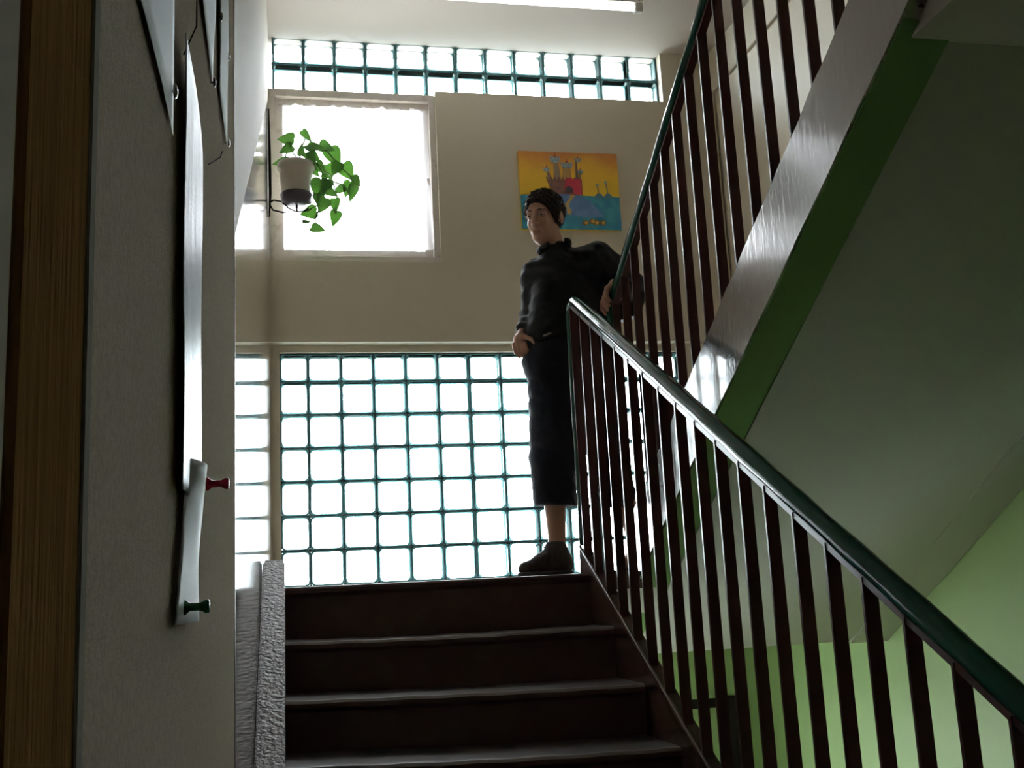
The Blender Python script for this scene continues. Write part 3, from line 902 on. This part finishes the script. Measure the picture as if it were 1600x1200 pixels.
# ------------------------------------------------------------------ the boy
class Field:
    def __init__(self, xs, ys, zs):
        self.x, self.y, self.z = [np.asarray(a, np.float32) for a in (xs, ys, zs)]
        self.v = np.full((len(xs), len(ys), len(zs)), 0.5, np.float32)
    def win(self, lo, hi):
        sl, g = [], []
        for ax, a, b_ in ((self.x, lo[0], hi[0]), (self.y, lo[1], hi[1]), (self.z, lo[2], hi[2])):
            i, j = np.searchsorted(ax, a), np.searchsorted(ax, b_)
            sl.append(slice(i, max(j, i)))
            g.append(ax[i:j])
        return tuple(sl), np.meshgrid(*g, indexing='ij', sparse=True)
    def put(self, sl, d, k, sub=False):
        a = self.v[sl]
        if sub:
            d = -d
            if k > 0:
                h = np.clip(k - np.abs(a - d), 0, None) / k
                self.v[sl] = np.maximum(a, d) + h * h * k * 0.25
            else:
                self.v[sl] = np.maximum(a, d)
        else:
            if k > 0:
                h = np.clip(k - np.abs(a - d), 0, None) / k
                self.v[sl] = np.minimum(a, d) - h * h * k * 0.25
            else:
                self.v[sl] = np.minimum(a, d)
    def cone(self, a, b_, ra, rb, k=0.02, sub=False):
        a, b_ = np.array(a, float), np.array(b_, float)
        m_ = max(ra, rb) + k + 0.03
        sl, (X, Y, Z) = self.win(np.minimum(a, b_) - m_, np.maximum(a, b_) + m_)
        ab = b_ - a
        L2 = max((ab ** 2).sum(), 1e-9)
        t = np.clip(((X - a[0]) * ab[0] + (Y - a[1]) * ab[1] + (Z - a[2]) * ab[2]) / L2, 0, 1)
        d = np.sqrt((X - a[0] - ab[0] * t) ** 2 + (Y - a[1] - ab[1] * t) ** 2 + (Z - a[2] - ab[2] * t) ** 2) - (ra + (rb - ra) * t)
        self.put(sl, d, k, sub)
    def ell(self, c, axes, r, k=0.02, sub=False):
        c = np.array(c, float); r = np.array(r, float)
        m_ = r.max() + k + 0.03
        sl, (X, Y, Z) = self.win(c - m_, c + m_)
        q = [((X - c[0]) * ax[0] + (Y - c[1]) * ax[1] + (Z - c[2]) * ax[2]) for ax in axes]
        k0 = np.sqrt((q[0] / r[0]) ** 2 + (q[1] / r[1]) ** 2 + (q[2] / r[2]) ** 2)
        k1 = np.sqrt((q[0] / r[0] ** 2) ** 2 + (q[1] / r[1] ** 2) ** 2 + (q[2] / r[2] ** 2) ** 2) + 1e-6
        self.put(sl, k0 * (k0 - 1) / k1, k, sub)
    def half(self, p, n):
        """keep the side the normal points away from"""
        X, Y, Z = np.meshgrid(self.x, self.y, self.z, indexing='ij', sparse=True)
        d = (X - p[0]) * n[0] + (Y - p[1]) * n[1] + (Z - p[2]) * n[2]
        self.v = np.maximum(self.v, d.astype(np.float32))
    def wrinkle(self, amp, f):
        X, Y, Z = np.meshgrid(self.x, self.y, self.z, indexing='ij', sparse=True)
        w = np.sin(X * f + 2.1 * np.sin(Z * f * 0.6)) * np.sin(Z * f * 1.3 + 1.7 * np.sin(Y * f * 0.7)) + 0.5 * np.sin((X + Z) * f * 1.9 + Y * f)
        self.v = self.v + (amp * w).astype(np.float32)
    def mesh(self, name, m, parent=None, smooth_it=2):
        v = self.v
        ins = v < 0
        nx, ny, nz_ = v.shape
        c = np.zeros((nx - 1, ny - 1, nz_ - 1), np.int8)
        for dx in (0, 1):
            for dy in (0, 1):
                for dz in (0, 1):
                    c += ins[dx:nx - 1 + dx, dy:ny - 1 + dy, dz:nz_ - 1 + dz]
        act = (c > 0) & (c < 8)
        ci = np.argwhere(act)
        idx = np.full(act.shape, -1, np.int64)
        idx[act] = np.arange(len(ci))
        ax = (self.x, self.y, self.z)
        acc = np.zeros((len(ci), 3)); cnt = np.zeros(len(ci))
        def P(o):
            q = ci + np.array(o)
            return q, np.stack([ax[i][q[:, i]] for i in range(3)], 1), v[q[:, 0], q[:, 1], q[:, 2]]
        cor = {o: P(o) for o in [(a, b_, d) for a in (0, 1) for b_ in (0, 1) for d in (0, 1)]}
        for o in cor:
            for d in range(3):
                if o[d] == 0:
                    o2 = list(o); o2[d] = 1; o2 = tuple(o2)
                    _, pa, va = cor[o]; _, pb, vb = cor[o2]
                    cx = (va < 0) != (vb < 0)
                    t = np.where(cx, va / np.where(np.abs(va - vb) < 1e-12, 1, va - vb), 0)[:, None]
                    acc += np.where(cx[:, None], pa + (pb - pa) * t, 0); cnt += cx
        vert = acc / cnt[:, None]
        faces = []
        # quads around each crossing edge
        for d in range(3):
            e1, e2 = [(1, 2), (2, 0), (0, 1)][d]
            a = [slice(None)] * 3; b_ = [slice(None)] * 3
            a[d] = slice(0, -1); b_[d] = slice(1, None)
            A, B = ins[tuple(a)], ins[tuple(b_)]
            cr_ = np.argwhere(A != B)
            ok = (cr_[:, e1] > 0) & (cr_[:, e2] > 0) & (cr_[:, e1] < v.shape[e1] - 1) & (cr_[:, e2] < v.shape[e2] - 1)
            cr_ = cr_[ok]
            fl_ = A[cr_[:, 0], cr_[:, 1], cr_[:, 2]]
            def at(o1, o2):
                q = cr_.copy(); q[:, e1] += o1; q[:, e2] += o2
                return idx[q[:, 0], q[:, 1], q[:, 2]]
            quad = np.stack([at(-1, -1), at(0, -1), at(0, 0), at(-1, 0)], 1)
            quad[~fl_] = quad[~fl_][:, ::-1]
            faces.append(quad)
        faces = np.concatenate(faces)
        # light smoothing
        for _ in range(smooth_it):
            s_ = np.zeros_like(vert); n_ = np.zeros(len(vert))
            for i in range(4):
                p, q = faces[:, i], faces[:, (i + 1) % 4]
                np.add.at(s_, p, vert[q]); np.add.at(n_, p, 1)
            vert = 0.5 * vert + 0.5 * s_ / np.maximum(n_, 1)[:, None]
        me = bpy.data.meshes.new(name)
        me.vertices.add(len(vert)); me.vertices.foreach_set('co', vert.astype(np.float32).ravel())
        me.loops.add(faces.size); me.loops.foreach_set('vertex_index', faces.astype(np.int32).ravel())
        me.polygons.add(len(faces))
        me.polygons.foreach_set('loop_start', np.arange(0, faces.size, 4, dtype=np.int32))
        me.update(calc_edges=True); me.validate()
        me.polygons.foreach_set('use_smooth', [True] * len(me.polygons))
        me.materials.append(m)
        return link(bpy.data.objects.new(name, me), parent)

SKIN = mat('skin', (0.50, 0.27, 0.19), 0.45, 0.4)
# joints
HC = np.array((1.130, 0.335, 1.565))
HF = np.array((-0.66, -0.75, -0.17)); HF /= np.linalg.norm(HF)
HU0 = np.array((0.05, 0.0, 1.0)); HL = np.cross(HU0, HF); HL /= np.linalg.norm(HL)
HU = np.cross(HF, HL)
hp = lambda f, l, u: HC + HF * f + HL * l + HU * u
AX = (HF, HL, HU)
RS, RE, RW = (1.105, 0.43, 1.335), (1.085, 0.455, 1.135), (1.020, 0.365, 1.055)
LS, LE, LW = (1.350, 0.285, 1.365), (1.520, 0.365, 1.265), (1.398, 0.215, 1.180)
RH, RK, RA = (1.135, 0.37, 0.86), (1.085, 0.335, 0.50), (1.108, 0.345, 0.105)
LH_, LK, LA = (1.295, 0.37, 0.86), (1.335, 0.275, 0.46), (1.490, 0.43, 0.115)

boy = empty('person', (1.10, 0.34, ZL), 'short-haired boy in dark jacket and three-quarter trousers holding the railing', 'person')
zs = np.concatenate([np.arange(0.0, 1.38, 0.008), np.arange(1.38, 1.74, 0.003)])
B = Field(np.arange(0.88, 1.66, 0.0036), np.arange(0.0, 0.60, 0.0036), zs)
for H, K_, A_ in ((RH, RK, RA), (LH_, LK, LA)):
    B.cone(H, K_, 0.070, 0.048, 0.03)
    mid = np.array(K_) * 0.68 + np.array(A_) * 0.32 + np.array((0.014, 0.004, 0))
    B.cone(K_, mid, 0.047, 0.050, 0.02); B.cone(mid, A_, 0.050, 0.033, 0.02)
B.cone(RA, (0.99, 0.315, 0.055), 0.035, 0.028); B.cone(LA, (1.40, 0.33, 0.055), 0.035, 0.028)
B.cone((1.21, 0.37, 0.88), (1.22, 0.37, 1.05), 0.105, 0.095, 0.05)
B.cone((1.22, 0.37, 1.05), (1.215, 0.365, 1.26), 0.095, 0.105, 0.05)
B.cone((1.13, 0.42, 1.32), (1.31, 0.31, 1.335), 0.060, 0.060, 0.06)
B.cone((1.205, 0.365, 1.33), (1.165, 0.35, 1.46), 0.048, 0.043, 0.03)
B.cone((1.165, 0.35, 1.46), hp(-0.025, 0, -0.03), 0.043, 0.048, 0.02)
for s_, e_, w_ in ((RS, RE, RW), (LS, LE, LW)):
    B.cone(s_, e_, 0.045, 0.036, 0.03); B.cone(e_, w_, 0.036, 0.026, 0.02)
# head
B.ell(hp(-0.012, 0, 0.030), AX, (0.094, 0.076, 0.088), 0.02)
B.ell(hp(0.022, 0, -0.045), AX, (0.064, 0.054, 0.072), 0.03)
B.ell(hp(0.050, 0, -0.092), AX, (0.030, 0.030, 0.022), 0.025)
B.cone(hp(0.066, -0.030, -0.028), hp(0.066, 0.030, -0.028), 0.016, 0.016, 0.02)        # cheeks
B.cone(hp(0.078, -0.036, 0.024), hp(0.078, 0.036, 0.024), 0.0085, 0.0085, 0.014)      # brow
for sgn in (-1, 1):
    B.ell(hp(0.088, sgn * 0.031, 0.006), AX, (0.017, 0.018, 0.012), 0.012, True)      # socket
    B.ell(hp(0.0735, sgn * 0.031, 0.006), AX, (0.0118, 0.0155, 0.0112), 0.006)        # lids
    B.ell(hp(0.093, sgn * 0.010, -0.036), AX, (0.010, 0.008, 0.007), 0.008)           # nostril wing
    B.ell(hp(-0.012, sgn * 0.078, -0.006), AX, (0.018, 0.008, 0.030), 0.006)          # ear
    B.ell(hp(-0.010, sgn * 0.084, -0.002), AX, (0.009, 0.005, 0.016), 0.004, True)
B.cone(hp(0.083, 0, 0.016), hp(0.110, 0, -0.029), 0.0075, 0.0105, 0.009)               # nose
B.cone(hp(0.0805, -0.017, -0.062), hp(0.0805, 0.017, -0.062), 0.0065, 0.0065, 0.006)    # upper lip
B.cone(hp(0.078, -0.014, -0.0755), hp(0.078, 0.014, -0.0755), 0.007, 0.007, 0.006)    # lower lip
B.cone(hp(0.088, -0.020, -0.0685), hp(0.088, 0.020, -0.0685), 0.0032, 0.0032, 0.003, True)
# right hand: thumb outside, fingers into the pocket
B.cone(RW, (0.990, 0.335, 1.020), 0.024, 0.026, 0.015)
for i, (dx, dy) in enumerate(((-0.020, 0.006), (-0.006, -0.008), (0.010, -0.018), (0.024, -0.026))):
    k1 = np.array((0.985 + dx, 0.332 + dy, 0.995)); k2 = k1 + np.array((0.006, -0.004, -0.034)); k3 = k2 + np.array((0.016, -0.004, -0.022 + 0.004 * i))
    B.cone(k1, k2, 0.0090, 0.0082, 0.006); B.cone(k2, k3, 0.0082, 0.0070, 0.004)
B.cone((1.006, 0.318, 1.030), (1.034, 0.290, 1.008), 0.0105, 0.0095, 0.010); B.cone((1.034, 0.290, 1.008), (1.046, 0.282, 0.985), 0.0095, 0.0078, 0.004)
# left hand: palm over the rail end, fingers curled down the near side
zr_ = lambda y: 1.212 - SL * y
B.cone(LW, (1.372, 0.150, zr_(0.150) + 0.040), 0.025, 0.026, 0.015)
B.cone((1.352, 0.175, zr_(0.175) + 0.046), (1.352, 0.100, zr_(0.100) + 0.046), 0.017, 0.017, 0.015)
for i, y in enumerate((0.175, 0.152, 0.129, 0.106)):
    z0 = zr_(y)
    k1, k2, k3, k4 = (1.345, y, z0 + 0.044), (1.322, y - 0.002, z0 + 0.026), (1.318, y - 0.004, z0 - 0.008), (1.334, y - 0.004, z0 - 0.030)
    B.cone(k1, k2, 0.0105, 0.0100, 0.006); B.cone(k2, k3, 0.0100, 0.0092, 0.004); B.cone(k3, k4, 0.0092, 0.0080, 0.004)
B.cone((1.375, 0.170, zr_(0.17) + 0.040), (1.398, 0.130, zr_(0.13) + 0.012), 0.0115, 0.0100, 0.010); B.cone((1.398, 0.130, zr_(0.13) + 0.012), (1.392, 0.100, zr_(0.10) - 0.018), 0.0100, 0.0085, 0.004)
body = B.mesh('body', SKIN, boy, 1)
me = body.data
me.materials.append(mat('lips', (0.42, 0.18, 0.14), 0.4))
cen = np.zeros(len(me.polygons) * 3); me.polygons.foreach_get('center', cen)
d_ = cen.reshape(-1, 3) - hp(0.080, 0, -0.069)
lip = ((d_ @ HL) / 0.021) ** 2 + ((d_ @ HU) / 0.009) ** 2 + ((d_ @ HF) / 0.02) ** 2 < 1
me.polygons.foreach_set('material_index', lip.astype(np.int32))

# hair
HAIRM = mat('dark_brown_hair', (0.022, 0.014, 0.010), 0.6, 0.3, bump=(160, 0.9))
hx = lambda c, r: np.arange(c - r, c + r, 0.0035)
H_ = Field(hx(HC[0], 0.15), hx(HC[1], 0.15), hx(HC[2], 0.15))
H_.ell(hp(-0.016, 0, 0.034), AX, (0.104, 0.086, 0.099), 0.0)
H_.wrinkle(0.0022, 210); H_.wrinkle(0.0022, 95)
H_.ell(hp(0.088, 0, -0.050), AX, (0.092, 0.082, 0.112), 0.010, True)
H_.wrinkle(0.0012, 260)
H_.half(hp(-0.03, 0, -0.050), tuple(-(HU * 0.95 - HF * 0.30)))
for sgn in (-1, 1):
    H_.ell(hp(-0.012, sgn * 0.090, -0.012), AX, (0.022, 0.030, 0.034), 0.004, True)
hair = H_.mesh('hair', HAIRM, boy, 1)
hv = np.zeros(len(hair.data.vertices) * 3); hair.data.vertices.foreach_get('co', hv); hv = hv.reshape(-1, 3)
rng = np.random.default_rng(3)
bm = bmesh.new()
out_ = hv[np.linalg.norm((hv - hp(-0.016, 0, 0.034)) @ np.stack([HF / 0.104, HL / 0.086, HU / 0.099], 1), axis=1) > 0.93]
for p in out_[rng.choice(len(out_), 1500, replace=False)]:
    n_ = p - hp(-0.016, 0, 0.02); n_ /= np.linalg.norm(n_)
    t_ = n_ * 0.55 + HF * 0.55 - HU * 0.25 + rng.normal(0, 0.25, 3); t_ /= np.linalg.norm(t_)
    a_ = np.cross(t_, n_ + 0.01); a_ /= np.linalg.norm(a_); b2 = np.cross(t_, a_)
    base = p - n_ * 0.003
    vs_ = [bm.verts.new(base + a_ * 0.0022 * math.cos(q) + b2 * 0.0022 * math.sin(q)) for q in (0, 2.1, 4.2)]
    tip = bm.verts.new(base + t_ * rng.uniform(0.009, 0.016))
    for q in range(3):
        bm.faces.new([vs_[q], vs_[(q + 1) % 3], tip])
tf = from_bm('hair_strands', bm, HAIRM, hair)
tf['kind'] = 'stuff'
for sgn in (-1, 1):
    c = hp(0.0745, sgn * 0.031, 0.0055)
    bm = bmesh.new()
    bmesh.ops.create_uvsphere(bm, u_segments=16, v_segments=10, radius=0.0105)
    for v_ in bm.verts:
        v_.co = Vector(c) + v_.co
    e_ = from_bm('eye', bm, mat('eye_white', (0.30, 0.27, 0.25), 0.3), boy, True)
    bm = bmesh.new()
    bmesh.ops.create_uvsphere(bm, u_segments=14, v_segments=8, radius=0.0058)
    for v_ in bm.verts:
        v_.co = Vector(c + HF * 0.0062) + v_.co
    from_bm('iris', bm, mat('dark_iris', (0.02, 0.012, 0.008), 0.1), e_, True)
    # eyebrow
    bm = bmesh.new()
    tube(bm, [Vector(hp(0.0880, sgn * 0.013, 0.0255)), Vector(hp(0.0865, sgn * 0.030, 0.0285)), Vector(hp(0.0760, sgn * 0.048, 0.0245))], [0.0022, 0.0028, 0.0014], 6)
    from_bm('eyebrow', bm, HAIRM, boy, True)

# jacket
JACK = mat('black_jacket_cloth', (0.0095, 0.0090, 0.011), 0.75, 0.25, bump=(70, 0.3))
J = Field(np.arange(0.92, 1.66, 0.006), np.arange(0.12, 0.62, 0.006), np.arange(0.86, 1.54, 0.006))
J.cone((1.215, 0.37, 1.00), (1.215, 0.37, 1.26), 0.142, 0.128, 0.05)
J.cone((1.12, 0.34, 1.02), (1.15, 0.35, 1.22), 0.105, 0.085, 0.05)
J.cone((1.36, 0.40, 1.02), (1.36, 0.36, 1.22), 0.110, 0.090, 0.06)
J.cone((1.125, 0.42, 1.325), (1.325, 0.30, 1.350), 0.080, 0.084, 0.06)
J.cone(RS, RE, 0.066, 0.058, 0.03); J.cone(RE, (1.030, 0.378, 1.072), 0.058, 0.042, 0.02)
J.cone(LS, LE, 0.074, 0.066, 0.03); J.cone(LE, (1.415, 0.235, 1.195), 0.066, 0.044, 0.02)
J.cone((1.53, 0.39, 1.24), (1.49, 0.40, 1.04), 0.050, 0.055, 0.05)
J.cone((1.195, 0.365, 1.37), (1.172, 0.352, 1.435), 0.074, 0.064, 0.03)
J.wrinkle(0.0035, 46)
J.cone((1.185, 0.36, 1.41), (1.150, 0.34, 1.52), 0.052, 0.062, 0.008, True)
J.half((1.0, 0.34, 0.965), (0.30, 0.0, -0.95))
J.mesh('jacket', JACK, boy, 2)
bm = bmesh.new()
ring = []
for k in range(29):
    a = math.radians(-60 + 300 * k / 28)
    ring.append(Vector((1.174, 0.352, 1.438)) + Vector((0.070 * math.cos(a), 0.070 * math.sin(a), 0.018 * math.cos(a))))
tube(bm, ring, [0.008] * 29, 8, oval=(1.0, 2.0))
from_bm('collar', bm, JACK, boy, True)
# trousers
TROU = mat('dark_navy_trousers', (0.012, 0.013, 0.022), 0.8, 0.25, bump=(60, 0.3))
T = Field(np.arange(0.92, 1.62, 0.006), np.arange(0.12, 0.60, 0.006), np.arange(0.24, 1.12, 0.006))
T.cone((1.21, 0.37, 0.90), (1.215, 0.37, 1.06), 0.142, 0.134, 0.05)
T.cone((1.10, 0.34, 0.92), (1.12, 0.345, 1.04), 0.100, 0.090, 0.05)
T.cone((1.34, 0.38, 0.88), (1.33, 0.38, 1.02), 0.115, 0.100, 0.05)
T.cone(RH, (1.105, 0.335, 0.50), 0.106, 0.094, 0.03); T.cone((1.105, 0.335, 0.50), (1.108, 0.338, 0.27), 0.094, 0.090, 0.02)
T.cone(LH_, LK, 0.108, 0.080, 0.03); T.cone(LK, (1.370, 0.30, 0.34), 0.080, 0.074, 0.02)
T.wrinkle(0.003, 42)
T.half((1.085, 0.338, 0.305), (-0.06, 0, -1.0))
T.half((1.2, 0.34, 1.075), (0.0, 0.0, 1.0))
tr = T.mesh('trousers', TROU, boy, 2)
bm = bmesh.new()
box(bm, -0.018, 0.018, -0.001, 0.001, -0.004, 0.004)
bmesh.ops.rotate(bm, verts=bm.verts, matrix=Matrix.Rotation(-0.35, 3, 'Y'))
bmesh.ops.translate(bm, verts=bm.verts, vec=(1.085, 0.218, 1.012))
from_bm('cloth_tag', bm, mat('grey_tag', (0.30, 0.30, 0.28), 0.5), tr)

# shoes
SHOE = mat('dark_suede_shoe', (0.030, 0.022, 0.020), 0.75, 0.3, bump=(80, 0.3))
SOLE = mat('dark_sole', (0.03, 0.027, 0.025), 0.7)
LACEM = mat('shoe_lace', (0.12, 0.10, 0.09), 0.7)
def shoe(heel, toe, ank):
    heel, toe, ank = map(np.array, (heel, toe, ank))
    lo = np.minimum(np.minimum(heel, toe), ank) - 0.09; hi = np.maximum(np.maximum(heel, toe), ank) + 0.09
    F = Field(np.arange(lo[0], hi[0], 0.0045), np.arange(lo[1], hi[1], 0.0045), np.arange(0.0, 0.24, 0.0045))
    z = lambda q, h: (q[0], q[1], ZL + h)
    mid = heel * 0.45 + toe * 0.55
    F.cone(z(heel, 0.050), z(mid, 0.046), 0.043, 0.042, 0.02)
    F.cone(z(mid, 0.042), z(toe, 0.034), 0.042, 0.031, 0.02)
    F.cone(z(heel, 0.05), (ank[0], ank[1], ZL + 0.125), 0.043, 0.041, 0.03)
    F.cone((ank[0], ank[1], ZL + 0.10), z(mid, 0.056), 0.038, 0.032, 0.03)
    F.half((0, 0, ZL + 0.012), (0, 0, -1)); F.half((0, 0, ZL + 0.142), (0, 0, 1))
    o = F.mesh('shoe', SHOE, boy, 2)
    F = Field(np.arange(lo[0], hi[0], 0.0045), np.arange(lo[1], hi[1], 0.0045), np.arange(-0.01, 0.08, 0.004))
    F.cone(z(heel, 0.012), z(mid, 0.012), 0.047, 0.046, 0.01); F.cone(z(mid, 0.012), z(toe, 0.012), 0.046, 0.036, 0.01)
    F.half((0, 0, ZL + 0.022), (0, 0, 1)); F.half((0, 0, ZL + 0.0005), (0, 0, -1))
    F.mesh('sole', SOLE, o, 1)
    d = (toe - heel) / np.linalg.norm(toe - heel); n = np.array((-d[1], d[0], 0))
    bm = bmesh.new()
    c = ank * 0.55 + toe * 0.45
    for t, h in ((0.0, 0.118), (0.18, 0.104), (0.36, 0.090)):
        q = ank + (toe - ank) * (t + 0.24)
        tube(bm, [Vector((*(q[:2] + n[:2] * w), ZL + h - abs(w) * 0.35)) for w in (-0.03, -0.015, 0, 0.015, 0.03)], 0.0025, 6)
    q = ank + (toe - ank) * 0.34
    for sg in (-1, 1):
        tube(bm, [Vector((q[0], q[1], ZL + 0.112)), Vector((q[0] - 0.018, q[1] + sg * 0.02, ZL + 0.135)), Vector((q[0] - 0.042, q[1] + sg * 0.03, ZL + 0.128)), Vector((q[0] - 0.05, q[1] + sg * 0.03, ZL + 0.112))], 0.002, 6)
    from_bm('laces', bm, LACEM, o, True)
shoe((1.122, 0.348, 0), (0.962, 0.315, 0), (1.100, 0.343, 0))
shoe((1.500, 0.440, 0), (1.415, 0.325, 0), (1.482, 0.425, 0))
def adopt_deep(parent):
    inv = Matrix.Translation(-Vector(parent.location))
    for ch in parent.children:
        ch.matrix_parent_inverse = inv
adopt_deep(boy)
